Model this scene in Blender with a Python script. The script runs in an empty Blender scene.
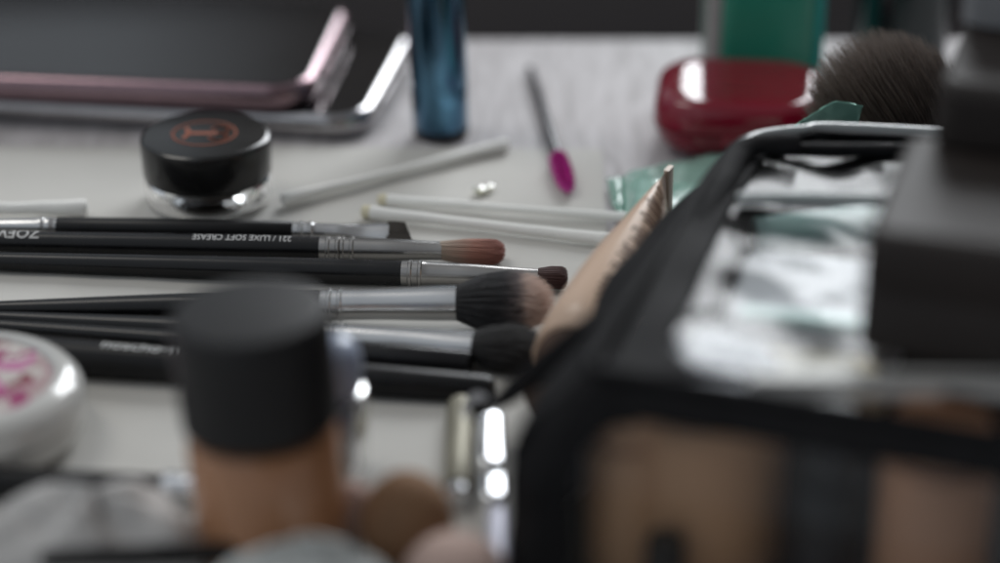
import bpy, bmesh, math, random
from mathutils import Vector, Matrix, noise
random.seed(7)
scene = bpy.context.scene
C = scene.collection
R = math.radians
MM = 0.001

# ---------------------------------------------------------------- camera
CAM_H, PITCH, FPX = 268.0, R(25.6), 2361.0
cam_d = bpy.data.cameras.new('camera')
cam = bpy.data.objects.new('camera', cam_d); C.objects.link(cam)
cam.location = (0, 0, CAM_H*MM)
cam.rotation_euler = (R(90)-PITCH, 0, 0)
cam_d.sensor_width = 36.0
cam_d.lens = 36.0*FPX/1000.0
cam_d.clip_start = 0.01; cam_d.clip_end = 50
cam_d.dof.use_dof = True
cam_d.dof.focus_distance = 0.612
cam_d.dof.aperture_fstop = 3.7
cam_d.dof.aperture_blades = 0
scene.camera = cam

# ---------------------------------------------------------------- world: a dim room, lighter above and to the back left
w = bpy.data.worlds.new('World'); scene.world = w; w.use_nodes = True
nt = w.node_tree; nt.nodes.clear()
out = nt.nodes.new('ShaderNodeOutputWorld'); bg = nt.nodes.new('ShaderNodeBackground')
tc = nt.nodes.new('ShaderNodeTexCoord'); sep = nt.nodes.new('ShaderNodeSeparateXYZ')
nt.links.new(tc.outputs['Generated'], sep.inputs[0])
rz = nt.nodes.new('ShaderNodeValToRGB'); nt.links.new(sep.outputs['Z'], rz.inputs[0])
rz.color_ramp.elements[0].position = 0.0; rz.color_ramp.elements[0].color = (.11, .105, .10, 1)
rz.color_ramp.elements[1].position = 1.0; rz.color_ramp.elements[1].color = (.50, .51, .53, 1)
e = rz.color_ramp.elements.new(.36); e.color = (.19, .175, .165, 1)
rx = nt.nodes.new('ShaderNodeMapRange')
nt.links.new(sep.outputs['X'], rx.inputs[0])
rx.inputs[1].default_value = -.075; rx.inputs[2].default_value = -.16
rx.inputs[3].default_value = 0.0; rx.inputs[4].default_value = 1.0
lx = nt.nodes.new('ShaderNodeMix'); lx.data_type = 'RGBA'; lx.blend_type = 'ADD'
lx.inputs[0].default_value = 1
lm = nt.nodes.new('ShaderNodeVectorMath'); lm.operation = 'SCALE'
lm.inputs[0].default_value = (.62, .70, .78); nt.links.new(rx.outputs[0], lm.inputs['Scale'])
nt.links.new(rz.outputs[0], lx.inputs[6]); nt.links.new(lm.outputs[0], lx.inputs[7])
nt.links.new(lx.outputs[2], bg.inputs[0]); bg.inputs[1].default_value = .66
nt.links.new(bg.outputs[0], out.inputs[0])

# ---------------------------------------------------------------- window light from the back right and a weak high one
def area(name, loc, target, sx, sy, power, col):
    d = bpy.data.lights.new(name, 'AREA'); d.shape = 'RECTANGLE'; d.size = sx; d.size_y = sy
    d.energy = power; d.color = col
    o = bpy.data.objects.new(name, d); C.objects.link(o); o.location = loc
    o.rotation_euler = (Vector(target)-Vector(loc)).to_track_quat('-Z', 'Y').to_euler()
    return o
area('window_light', (.50, 1.95, .82), (0, .55, 0), .80, .8, 30, (.94, .97, 1.0))
area('room_light', (-.9, .9, 1.7), (0, .55, 0), .7, .7, 9, (1.0, .95, .88))
scene.view_settings.view_transform = 'Standard'
scene.view_settings.look = 'None'
scene.view_settings.exposure = -0.38
scene.view_settings.gamma = 1.0
scene.cycles.max_bounces = 10
scene.cycles.transparent_max_bounces = 12

# ---------------------------------------------------------------- helpers
def at(px, py, z=0.0):
    """the point at height z (mm) which the photograph shows at pixel px, py"""
    u = (px-500)/FPX; v = (281.5-py)/FPX
    d = Vector((u, math.cos(PITCH)+v*math.sin(PITCH), -math.sin(PITCH)+v*math.cos(PITCH)))
    t = (z-CAM_H)/d.z
    return Vector((0, 0, CAM_H))+d*t
def aty(px, py, y):
    u = (px-500)/FPX; v = (281.5-py)/FPX
    d = Vector((u, math.cos(PITCH)+v*math.sin(PITCH), -math.sin(PITCH)+v*math.cos(PITCH)))
    return Vector((0, 0, CAM_H))+d*(y/d.y)

def mat(name, col, rough=.5, metal=0, trans=0, ior=1.45, coat=0, var=0, vs=400, bump=0, bs=900, sheen=0, spec=None, sss=0, stretch=(1, 1, 1)):
    m = bpy.data.materials.new(name); m.use_nodes = True
    n = m.node_tree.nodes; l = m.node_tree.links; p = n['Principled BSDF']
    p.inputs['Base Color'].default_value = (*col, 1); p.inputs['Roughness'].default_value = rough
    p.inputs['Metallic'].default_value = metal; p.inputs['Transmission Weight'].default_value = trans
    p.inputs['IOR'].default_value = ior; p.inputs['Coat Weight'].default_value = coat
    p.inputs['Coat Roughness'].default_value = .08
    p.inputs['Sheen Weight'].default_value = sheen
    if spec is not None: p.inputs['Specular IOR Level'].default_value = spec
    if sss:
        p.inputs['Subsurface Weight'].default_value = sss; p.inputs['Subsurface Scale'].default_value = .003
    t = n.new('ShaderNodeTexCoord'); mp = n.new('ShaderNodeMapping'); l.new(t.outputs['Object'], mp.inputs[0])
    mp.inputs['Scale'].default_value = stretch
    if var:
        x = n.new('ShaderNodeTexNoise'); x.inputs['Scale'].default_value = vs; x.inputs['Detail'].default_value = 5
        l.new(mp.outputs[0], x.inputs[0])
        r = n.new('ShaderNodeValToRGB'); l.new(x.outputs[0], r.inputs[0])
        r.color_ramp.elements[0].position = .3; r.color_ramp.elements[1].position = .7
        r.color_ramp.elements[0].color = (*[c*(1-var) for c in col], 1)
        r.color_ramp.elements[1].color = (*[min(1, c*(1+var)) for c in col], 1)
        l.new(r.outputs[0], p.inputs['Base Color'])
        q = n.new('ShaderNodeMapRange'); l.new(x.outputs[0], q.inputs[0])
        q.inputs[3].default_value = max(.02, rough-.12*var*4*.5); q.inputs[4].default_value = min(1, rough+.12*var*4*.5)
        l.new(q.outputs[0], p.inputs['Roughness'])
    if bump:
        x = n.new('ShaderNodeTexNoise'); x.inputs['Scale'].default_value = bs; x.inputs['Detail'].default_value = 4
        l.new(mp.outputs[0], x.inputs[0])
        b = n.new('ShaderNodeBump'); b.inputs['Strength'].default_value = bump; b.inputs['Distance'].default_value = .0006
        l.new(x.outputs[0], b.inputs['Height']); l.new(b.outputs[0], p.inputs['Normal'])
    return m

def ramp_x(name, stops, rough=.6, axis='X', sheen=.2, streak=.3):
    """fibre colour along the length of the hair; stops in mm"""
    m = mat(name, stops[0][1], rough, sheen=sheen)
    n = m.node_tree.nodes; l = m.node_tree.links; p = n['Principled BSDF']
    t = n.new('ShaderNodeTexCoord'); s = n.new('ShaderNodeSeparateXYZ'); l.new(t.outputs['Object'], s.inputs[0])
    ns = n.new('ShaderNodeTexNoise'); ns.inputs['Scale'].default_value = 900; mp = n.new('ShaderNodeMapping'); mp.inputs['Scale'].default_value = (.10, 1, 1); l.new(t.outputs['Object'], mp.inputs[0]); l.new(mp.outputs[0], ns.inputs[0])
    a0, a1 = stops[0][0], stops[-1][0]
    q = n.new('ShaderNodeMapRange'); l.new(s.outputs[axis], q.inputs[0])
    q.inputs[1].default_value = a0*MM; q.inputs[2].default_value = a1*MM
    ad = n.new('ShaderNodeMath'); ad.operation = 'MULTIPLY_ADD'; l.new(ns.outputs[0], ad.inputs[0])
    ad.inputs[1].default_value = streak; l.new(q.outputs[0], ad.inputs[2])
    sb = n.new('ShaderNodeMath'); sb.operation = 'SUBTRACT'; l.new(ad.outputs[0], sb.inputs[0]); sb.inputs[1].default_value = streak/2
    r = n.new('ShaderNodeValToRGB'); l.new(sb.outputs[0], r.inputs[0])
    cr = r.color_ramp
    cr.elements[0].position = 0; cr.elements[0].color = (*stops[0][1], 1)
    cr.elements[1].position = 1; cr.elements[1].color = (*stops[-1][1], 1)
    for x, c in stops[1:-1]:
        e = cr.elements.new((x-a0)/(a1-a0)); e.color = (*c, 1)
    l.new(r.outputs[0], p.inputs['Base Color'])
    return m

def clear_film(name, tint=(.93, .95, .96), gloss=.12, bump=.5, bs=60, base=.06, gain=1.0):
    m = bpy.data.materials.new(name); m.use_nodes = True
    n = m.node_tree.nodes; l = m.node_tree.links; n.clear()
    o = n.new('ShaderNodeOutputMaterial'); mx = n.new('ShaderNodeMixShader')
    tr = n.new('ShaderNodeBsdfTransparent'); tr.inputs[0].default_value = (*tint, 1)
    gl = n.new('ShaderNodeBsdfGlossy'); gl.inputs[0].default_value = (1, 1, 1, 1); gl.inputs['Roughness'].default_value = gloss
    fr = n.new('ShaderNodeFresnel'); fr.inputs[0].default_value = 1.5
    ad = n.new('ShaderNodeMath'); ad.operation = 'ADD'; ad.operation = 'MULTIPLY_ADD'; ad.inputs[1].default_value = gain; ad.inputs[2].default_value = base; ad.use_clamp = True
    t = n.new('ShaderNodeTexCoord'); x = n.new('ShaderNodeTexNoise'); x.inputs['Scale'].default_value = bs; x.inputs['Detail'].default_value = 2
    l.new(t.outputs['Object'], x.inputs[0])
    b = n.new('ShaderNodeBump'); b.inputs['Strength'].default_value = bump; b.inputs['Distance'].default_value = .004
    l.new(x.outputs[0], b.inputs['Height']); l.new(b.outputs[0], gl.inputs['Normal']); l.new(b.outputs[0], fr.inputs['Normal'])
    l.new(fr.outputs[0], ad.inputs[0]); l.new(ad.outputs[0], mx.inputs[0])
    l.new(tr.outputs[0], mx.inputs[1]); l.new(gl.outputs[0], mx.inputs[2]); l.new(mx.outputs[0], o.inputs[0])
    return m

def thing(name, label, cat, loc=(0, 0, 0), rot=None, group=None):
    o = bpy.data.objects.new(name, None); C.objects.link(o)
    o.empty_display_size = .01
    M = Matrix.Translation(Vector(loc)*MM)
    if rot is not None:
        M = M @ (rot.to_4x4() if isinstance(rot, Matrix) else Matrix.Rotation(rot, 4, 'Z'))
    o.matrix_world = M; o['_m'] = 0
    del o['_m']
    MATS[o.name] = M
    o['label'] = label; o['category'] = cat
    if group: o['group'] = group
    return o
MATS = {}
def tag(o, label, cat, group=None):
    o['label'] = label; o['category'] = cat
    if group: o['group'] = group
    return o

class MB:
    def __init__(s): s.v = []; s.f = []
    def grid(s, P, closed_u=False, closed_v=False):
        b = len(s.v); nu = len(P); nv = len(P[0])
        for row in P: s.v += [Vector(p) for p in row]
        for i in range(nu-(0 if closed_u else 1)):
            for j in range(nv-(0 if closed_v else 1)):
                i2 = (i+1) % nu; j2 = (j+1) % nv
                s.f.append((b+i*nv+j, b+i2*nv+j, b+i2*nv+j2, b+i*nv+j2))
        return s
    def cap(s, ring, flip=False):
        b = len(s.v); s.v += [Vector(p) for p in ring]
        idx = list(range(b, b+len(ring)))
        s.f.append(tuple(idx[::-1] if flip else idx)); return s
    def lathe(s, prof, n=48, c=(0, 0, 0), M=None):
        """prof (r, z) from bottom to top, closed to the axis at both ends"""
        rings = []
        for r, z in prof:
            ring = []
            for k in range(n):
                a = 2*math.pi*k/n
                p = Vector((c[0]+max(r, 0)*math.cos(a), c[1]+max(r, 0)*math.sin(a), c[2]+z))
                ring.append(M @ p if M else p)
            rings.append(ring)
        s.grid(rings, False, True)
        if prof[0][0] > 1e-4: s.cap(rings[0], True)
        if prof[-1][0] > 1e-4: s.cap(rings[-1])
        return s
    def rev(s, prof, n=32):
        """along X: prof (x, ry, rz[, oy, oz])"""
        rings = []
        for q in prof:
            x, ry, rz_ = q[:3]; oy, oz = (q[3], q[4]) if len(q) > 3 else (0, 0)
            rings.append([(x, oy+ry*math.cos(2*math.pi*k/n), oz+rz_*math.sin(2*math.pi*k/n)) for k in range(n)])
        s.grid(rings, False, True); s.cap(rings[0], True); s.cap(rings[-1])
        return s
    def tube(s, pts, r, n=12, cap=True):
        pts = [Vector(p) for p in pts]
        if not isinstance(r, (list, tuple)): r = [r]*len(pts)
        rings = []; up = Vector((0, 0, 1))
        for i, p in enumerate(pts):
            t = (pts[min(i+1, len(pts)-1)]-pts[max(i-1, 0)]).normalized()
            a = t.cross(up)
            if a.length < 1e-3: a = t.cross(Vector((0, 1, 0)))
            a.normalize(); b = a.cross(t)
            rings.append([p+a*(r[i]*math.cos(2*math.pi*k/n))+b*(r[i]*math.sin(2*math.pi*k/n)) for k in range(n)])
        s.grid(rings, False, True)
        if cap: s.cap(rings[0], True); s.cap(rings[-1])
        return s
    def slab(s, w, d, rad, prof, n=8, c=(0, 0)):
        """rounded rectangle w x d, prof (inset, z) bottom to top"""
        rings = []
        for ins, z in prof:
            ww, dd, rr = w/2-ins, d/2-ins, max(rad-ins, .05)
            ring = []
            for (sx, sy, a0) in ((1, 1, 0), (-1, 1, 90), (-1, -1, 180), (1, -1, 270)):
                for k in range(n+1):
                    a = R(a0+90*k/n)
                    ring.append((c[0]+sx*(ww-rr)+rr*math.cos(a), c[1]+sy*(dd-rr)+rr*math.sin(a), z))
            rings.append(ring)
        s.grid(rings, False, True); s.cap(rings[0], True); s.cap(rings[-1]); return s
    def hair(s, p0, p1, p2, w):
        """three sided tapering fibre through p0, p1, p2"""
        b = len(s.v); d = (p2-p0).normalized(); a = d.orthogonal().normalized(); c = d.cross(a)
        for p, ww in ((p0, w), (p1, w*.9), (p2, w*.25)):
            for k in range(3):
                t = 2.0944*k; s.v.append(p+a*(ww*math.cos(t))+c*(ww*math.sin(t)))
        for i in range(2):
            for k in range(3):
                k2 = (k+1) % 3
                s.f.append((b+i*3+k, b+i*3+k2, b+i*3+3+k2, b+i*3+3+k))
        return s
    def text(s, body, size, fn, offset=0):
        """letters of the built in font, mapped by fn(x, y) -> point"""
        cu = bpy.data.curves.new('t', 'FONT'); cu.body = body; cu.size = size; cu.resolution_u = 3
        cu.align_x = 'CENTER'; cu.align_y = 'CENTER'; cu.offset = offset
        o = bpy.data.objects.new('t', cu); C.objects.link(o)
        dg = bpy.context.evaluated_depsgraph_get(); me = bpy.data.meshes.new_from_object(o.evaluated_get(dg))
        bm = bmesh.new(); bm.from_mesh(me); bmesh.ops.triangulate(bm, faces=bm.faces[:])
        for _ in range(3):
            lg = [e for e in bm.edges if e.calc_length() > size*.13]
            if lg:
                bmesh.ops.subdivide_edges(bm, edges=lg, cuts=1); bmesh.ops.triangulate(bm, faces=bm.faces[:])
        bm.to_mesh(me); bm.free()
        b = len(s.v)
        for v in me.vertices: s.v.append(Vector(fn(v.co.x, v.co.y)))
        for p in me.polygons: s.f.append(tuple(b+i for i in p.vertices))
        bpy.data.objects.remove(o); bpy.data.curves.remove(cu); bpy.data.meshes.remove(me)
        return s
    def build(s, name, m, parent=None, smooth=True, world=False, sharp=35):
        me = bpy.data.meshes.new(name)
        V = s.v
        if world and parent is not None:
            inv = MATS[root_of(parent).name].inverted()
            V = [inv @ (Vector(p)*MM) for p in V]
        else: V = [Vector(p)*MM for p in V]
        me.from_pydata([tuple(p) for p in V], [], s.f)
        for x in (m if isinstance(m, (list, tuple)) else [m]): me.materials.append(x)
        if smooth:
            me.polygons.foreach_set('use_smooth', [True]*len(me.polygons))
        me.validate(); me.update()
        if smooth:
            me.set_sharp_from_angle(angle=R(sharp))
        o = bpy.data.objects.new(name, me); C.objects.link(o)
        if parent is not None: o.parent = parent
        return o
def root_of(o):
    while o.parent is not None: o = o.parent
    return o
def struct(o, kind='structure'): o['kind'] = kind; return o
def frame_x(p0, p1):
    x = (Vector(p1)-Vector(p0)).normalized(); y = Vector((0, 0, 1)).cross(x).normalized(); z = x.cross(y)
    return Matrix((x, y, z)).transposed()
def lerp(a, b, t): return a+(b-a)*t
def solid(o, t, off=-1):
    md = o.modifiers.new('s', 'SOLIDIFY'); md.thickness = t*MM; md.offset = off; return o

# ---------------------------------------------------------------- materials
M_black = mat('black_lacquer', (.008, .008, .009), .26, coat=0, var=.25, vs=150, spec=.42)
M_satin = mat('black_satin', (.010, .010, .011), .36, var=.2, vs=200, spec=.3)
M_steel = mat('brushed_steel', (.50, .50, .50), .24, metal=1, var=.12, vs=500, stretch=(.05, 1, 1))
M_steel2 = mat('dark_steel', (.36, .35, .34), .28, metal=1, var=.12, vs=500, stretch=(.05, 1, 1))
M_chrome = mat('chrome', (.66, .67, .69), .24, metal=1, var=.1, vs=120)
M_print = mat('white_print', (.62, .62, .62), .5)
M_rose = mat('rose_print', (.36, .115, .065), .4, metal=.3)

# ---------------------------------------------------------------- table, paper, backdrop
def table_mat():
    m = mat('pale_wood', (.5, .49, .5), .6, spec=.3)
    n = m.node_tree.nodes; l = m.node_tree.links; p = n['Principled BSDF']
    t = n.new('ShaderNodeTexCoord'); mp = n.new('ShaderNodeMapping'); l.new(t.outputs['Object'], mp.inputs[0])
    mp.inputs['Scale'].default_value = (9, 1.6, 9); mp.inputs['Rotation'].default_value = (0, 0, R(-14))
    x = n.new('ShaderNodeTexNoise'); x.inputs['Scale'].default_value = 22; x.inputs['Detail'].default_value = 7; x.inputs['Distortion'].default_value = .8
    l.new(mp.outputs[0], x.inputs[0])
    r = n.new('ShaderNodeValToRGB'); l.new(x.outputs[0], r.inputs[0])
    r.color_ramp.elements[0].position = .32; r.color_ramp.elements[0].color = (.37, .35, .355, 1)
    r.color_ramp.elements[1].position = .62; r.color_ramp.elements[1].color = (.54, .52, .53, 1)
    l.new(r.outputs[0], p.inputs['Base Color'])
    b = n.new('ShaderNodeBump'); b.inputs['Strength'].default_value = .15; b.inputs['Distance'].default_value = .0005
    l.new(x.outputs[0], b.inputs['Height']); l.new(b.outputs[0], p.inputs['Normal'])
    return m
tb = MB().slab(1300, 1150, 4, [(1.5, -28), (0, -26), (0, -1.5), (.4, -.4), (1.5, 0)], n=4)
o = tb.build('table_top', table_mat()); o.location = (0, (748-575)*MM, 0); struct(o)
wall = MB().slab(5000, 60, 2, [(0, -900), (0, 215), (5, 222)], n=2)
o = wall.build('backdrop', mat('dark_fabric', (.12, .108, .110), .8, var=.3, vs=6, stretch=(.2, 1, 1))); o.location = (0, 1.35, 0); struct(o)
fl = MB().slab(5000, 4500, 2, [(0, -905), (0, -901)], n=2)
o = fl.build('floor', mat('dark_floor', (.03, .028, .028), .7, var=.3, vs=8)); struct(o)

# sheet of paper under the tools, slightly wavy
P = []
c00, c10 = at(-260, 146), at(602, 151)
nx, ny = 90, 60
for i in range(nx+1):
    row = []
    for j in range(ny+1):
        a = i/nx; b = j/ny
        bx = lerp(c00.x, c10.x, a); by = lerp(c00.y, c10.y, a)
        x = bx-6*b*a; y = by-b*330
        h = .35+.55*(noise.noise(Vector((x*.018, y*.022, 3)))+.55)*1.0
        h += .25*noise.noise(Vector((x*.06, y*.05, 9)))
        row.append((x, y, max(.3, h)))
    P.append(row)
o = MB().grid(P).build('paper_sheet', mat('matte_paper', (.53, .52, .49), .75, var=.05, vs=25, bump=.5, bs=55))
tag(o, 'thin pale grey paper sheet spread under the brushes and jar', 'paper sheet')

# ---------------------------------------------------------------- phones
def phone(label, cx_, cy_, z0, rot, w_, d_, th, m_body, m_edge, m_screen, bezel):
    t = thing('smartphone', label, 'smartphone', (cx_, cy_, z0), rot, 'two stacked phones')
    q = th/2
    prof = [(2.4, 0), (1.1, .35), (.3, 1.2), (0, q-1), (0, q+.2), (.3, th-2.0), (1.0, th-1.0), (2.0, th-.35), (2.8, th-.1)]
    MB().slab(w_, d_, 14, prof, n=12).build('body', m_body, t)
    MB().slab(w_-5.2, d_-5.2, 11.5, [(0, th-.3), (0, th+.02), (.3, th+.14)], n=12).build('screen', m_screen, t)
    for (sx, ln, oy) in ((1, 11, d_*.12), (1, 22, -d_*.1)):
        MB().slab(1.0, ln, .5, [(.1, q-1), (0, q-.6), (0, q+.6), (.1, q+1)], n=4, c=(sx*(w_/2+.1), oy)).build('side_button', m_edge, t)
    return t
m_scr = mat('phone_glass', (.010, .010, .011), .07, var=.3, vs=30)
m_scr.node_tree.nodes['Principled BSDF'].inputs['Specular IOR Level'].default_value = .5
m_rg = mat('rose_gold', (.25, .17, .19), .22, metal=.85, var=.06, vs=100)
m_ch = mat('champagne', (.40, .39, .40), .16, metal=1, var=.06, vs=100)
def phone_at(px, py, z, rot, w_, d_, *a):
    c = at(px, py, z)+Matrix.Rotation(R(rot), 3, 'Z') @ Vector((-w_/2, d_/2, 0))
    phone(a[0], c.x, c.y, z, R(rot), w_, d_, *a[1:])
phone_at(367, 143, .6, -9, 160, 84, 'silver edged black phone lying on the table under the pink one', 7.6, m_ch, m_ch, m_scr, 1)
phone_at(311, 114, 8.6, -6, 150, 82, 'rose gold rimmed phone with dark screen lying on top of the other phone', 8.0, m_rg, m_rg, m_scr, 1)

# ---------------------------------------------------------------- jar of brow pomade
jc = at(208, 190, 0); jc = Vector((jc.x, jc.y, 0))
jc = at(208.5, 205, 0)+Vector((0, 2.2, 0))
t = thing('cosmetic_jar', 'small glass jar with black lid and round rose coloured emblem', 'jar', (jc.x, jc.y, .9))
m_glass = mat('clear_glass', (.93, .94, .94), .08, trans=1, ior=1.47)
MB().lathe([(15, 0), (16.8, .5), (17.7, 2), (17.8, 7.2), (17.3, 8.0), (15.6, 8.2), (15.5, 17), (13.6, 17), (13.6, 5), (13, 3.8), (0, 3.6)], 64).build('glass_body', m_glass, t)
MB().lathe([(0, 3.8), (12.9, 4.0), (13.4, 5.2), (13.4, 15), (0, 15)], 48).build('pomade', mat('dark_pomade', (.035, .022, .018), .6), t)
lid = MB().lathe([(16.2, 8.5), (17.8, 8.6), (18.0, 9.1), (18.3, 18.2), (18.1, 19.2), (17.4, 19.8), (16.6, 19.95), (0, 20.0)], 72).build('lid', mat('gloss_black_lid', (.012, .012, .012), .2, var=.2, vs=60), t)
em = MB()
zt = 20.08
def flat_line(mb, pts, w_, z=zt):
    for (x0, y0), (x1, y1) in zip(pts[:-1], pts[1:]):
        d = Vector((x1-x0, y1-y0)); L = d.length; d /= max(L, 1e-6); nn = Vector((-d.y, d.x))*w_/2
        b = len(mb.v)
        for p in ((x0-d.x*w_*.2, y0-d.y*w_*.2), (x1+d.x*w_*.2, y1+d.y*w_*.2)):
            for sg in (1, -1): mb.v.append(Vector((p[0]+sg*nn.x, p[1]+sg*nn.y, z)))
        mb.f.append((b, b+1, b+3, b+2))
def ringpts(cx_, cy_, rx_, ry_, a0, a1, n=40): return [(cx_+rx_*math.cos(R(lerp(a0, a1, k/n))), cy_+ry_*math.sin(R(lerp(a0, a1, k/n)))) for k in range(n+1)]
flat_line(em, ringpts(-.3, 0, 8.8, 8.8, 0, 360, 60), .75)
flat_line(em, [(-5, 0), (3.2, 0)], 1.7, zt+.01)
flat_line(em, [(-5.6, 3.6), (-4.9, 1.2), (-4.9, -1.2), (-5.6, -3.6)], 1.3, zt+.02)
flat_line(em, ringpts(3.9, 2.7, 2.3, 2.5, -110, 170, 20), 1.1, zt+.03)
flat_line(em, ringpts(3.9, -2.7, 2.3, 2.5, 110, -170, 20), 1.1, zt+.04)
em.build('emblem', M_rose, lid)

# ---------------------------------------------------------------- brushes
def hair_head(r0, L, r1y, r1z, n, w_, prof='round', flatz=1, jag=.06, y0=0, seed=1, slant=0, core=.86, clump=0):
    rnd = random.Random(seed); mb = MB()
    for i in range(n):
        rho = math.sqrt(rnd.random()); a = rnd.random()*2*math.pi
        ca, sa = math.cos(a), math.sin(a)
        if prof == 'round': ext = L*(.58+.42*math.sqrt(max(0, 1-rho**2.2)))
        elif prof == 'blunt': ext = L*(.80+.20*math.sqrt(max(0, 1-rho**3)))
        elif prof == 'flat': ext = L*(.93+.07*(1-rho))
        else: ext = L*(.35+.65*(1-rho)**.7)
        ext *= 1+rnd.uniform(-jag, jag*.5)
        ext += slant*rho*ca*L
        p0 = Vector((-.5, rho*ca*r0, rho*sa*r0*flatz))
        bul = 1.0
        pm = Vector((ext*.5, rho*ca*lerp(r0, r1y, .78), rho*sa*lerp(r0*flatz, r1z, .78)))
        if prof in ('round', 'blunt'): p2 = Vector((ext, rho*ca*r1y*.97, rho*sa*r1z*.97))
        elif prof == 'flat': p2 = Vector((ext, rho*ca*r1y, rho*sa*r1z))
        else: p2 = Vector((ext, rho*ca*r1y*.55, rho*sa*r1z*.55))
        if clump:
            dv = Vector((0, noise.noise(p2*.35+Vector((3, 0, 0))), noise.noise(p2*.35+Vector((0, 9, 0)))))*clump+Vector((0, rnd.gauss(0, .5), rnd.gauss(0, .5)))
            p2 = p2+dv; pm = pm+dv*.3
        mb.hair(p0, pm, p2, w_*rnd.uniform(.7, 1.2))
    k = core
    rings = []
    for u in (0, .15, .35, .55, .7, .8, .86):
        q = lerp(r0, r1y, min(1, u*1.6))*k*math.sqrt(max(.02, 1-(u/.9)**4)); qz = lerp(r0*flatz, r1z, min(1, u*1.6))*k*math.sqrt(max(.02, 1-(u/.9)**4))
        if prof == 'point': q *= 1-u*.5; qz *= 1-u*.5
        rings.append((u*L, q, qz))
    if prof != 'slantflat': mb.rev(rings, 16)
    return mb

def brush(label, pa, pb, ra, rb, parts, group='makeup brushes laid side by side on the paper', cat='makeup brush', name='makeup_brush', lift=0):
    """pa, pb: pixels of the axis ends; ra, rb: axis heights; parts: fn(t, X) with X(px) -> mm along the axis"""
    A = at(*pa, ra+lift); B = at(*pb, rb+lift)
    t = thing(name, label, cat, A, frame_x(A, B), group)
    L = (B-A).length
    def X(px):
        # exact: walk along the axis until it is at px
        lo, hi = -60.0, L+60
        for _ in range(50):
            mid = (lo+hi)/2; p = A+(B-A)*(mid/L)
            q = p-Vector((0, 0, CAM_H)); dep = q.y*math.cos(PITCH)-q.z*math.sin(PITCH)
            if 500+FPX*q.x/dep < px: lo = mid
            else: hi = mid
        return lo
    parts(t, X, L); return t

def ferrule_rings(prof_x, r):
    return [(prof_x-1.2, r), (prof_x-.9, r+.22), (prof_x-.3, r+.22), (prof_x, r), (prof_x+.6, r), (prof_x+.9, r+.22), (prof_x+1.5, r+.22), (prof_x+1.8, r)]
def ferrule(t, x0, x1, prof, m=None, rings=(0,)):
    """prof: [(fraction, ry, rz)]"""
    pts = []
    for i in range(41):
        f = i/40
        for (f0, a0, b0), (f1, a1, b1) in zip(prof[:-1], prof[1:]):
            if f0 <= f <= f1+1e-9:
                k = (f-f0)/(f1-f0); k = k*k*(3-2*k)
                pts.append((lerp(x0, x1, f), lerp(a0, a1, k), lerp(b0, b1, k))); break
    q = [p for p in pts if p[0] < x0+1.2]
    r = prof[0][1]
    out = [(x0, r, r)]
    for c_ in rings:
        for dx, dr in ((1.6, 0), (1.9, .28), (2.5, .28), (2.8, 0), (4.2, 0), (4.5, .28), (5.1, .28), (5.4, 0)):
            out.append((x0+c_+dx, r+dr, r+dr))
    out += [p for p in pts if p[0] > x0+5.8]
    xe, ye, ze = pts[-1]
    out += [(xe+.01, ye*.93, ze*.93)]
    return MB().rev(out, 40).build('ferrule', m or M_steel, t)

def roll_text(mb, body, size, cx_, r, ang, flip=True, sx=1, rfun=None, offset=0):
    """letters wrapped round the handle (axis X); flip: turned through 180 degrees; ang 0 = top, negative = towards the camera"""
    def fn(x, y):
        x *= sx
        if flip: x, y = -x, -y
        rr = (rfun(cx_+x) if rfun else r)+.10
        a = ang+y/rr         # y up goes to the back
        return (cx_+x, rr*math.sin(a), rr*math.cos(a))
    return mb.text(body, size, fn, offset)

# A: angled brush, double ended
def pA(t, X, L):
    x0, x1, x2, x3 = X(57), X(293), X(389), X(412)
    MB().rev([(X(-70), 1.6, 1.2), (X(-20), 2.1, 1.8), (X(38), 2.45, 2.45), (X(40), 2.7, 2.7), (X(43), 2.7, 2.7), (X(45), 2.45, 2.45), (X(48), 2.7, 2.7), (X(51), 2.7, 2.7), (X(53), 2.5, 2.5), (x0, 2.5, 2.5)], 32).build('ferrule', M_steel, t)
    MB().rev([(x0, 2.55, 2.55), (x0+.3, 2.75, 2.75), (lerp(x0, x1, .5), 2.95, 2.95), (x1-.3, 2.75, 2.75), (x1, 2.6, 2.6)], 32).build('handle', M_satin, t)
    f = ferrule(t, x1, x2, [(0, 2.5, 2.5), (.45, 2.3, 2.2), (.75, 2.8, 1.5), (1, 3.3, 1.6)], M_steel)
    f.rotation_euler = (R(28), 0, 0)
    mb = MB(); rnd = random.Random(3)
    for i in range(900):
        u = rnd.uniform(-1, 1); v = rnd.uniform(-1, 1)
        ext = (x3-x2)*(.86-.20*u)+rnd.uniform(-.25, .15)
        p0 = Vector((x2-.5, u*3.0, v*1.3)); p2 = Vector((x2+ext, u*3.3, v*.8))
        mb.hair(p0, (p0+p2)/2, p2, .16)
    h = mb.build('bristles', mat('dark_bristle', (.06, .052, .045), .6), t); h.rotation_euler = (R(28), 0, 0)
brush('slim black brush with slanted flat dark bristles, farthest in the row of brushes', (0, 226), (412, 233), 3, 3, pA, lift=.7)

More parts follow.
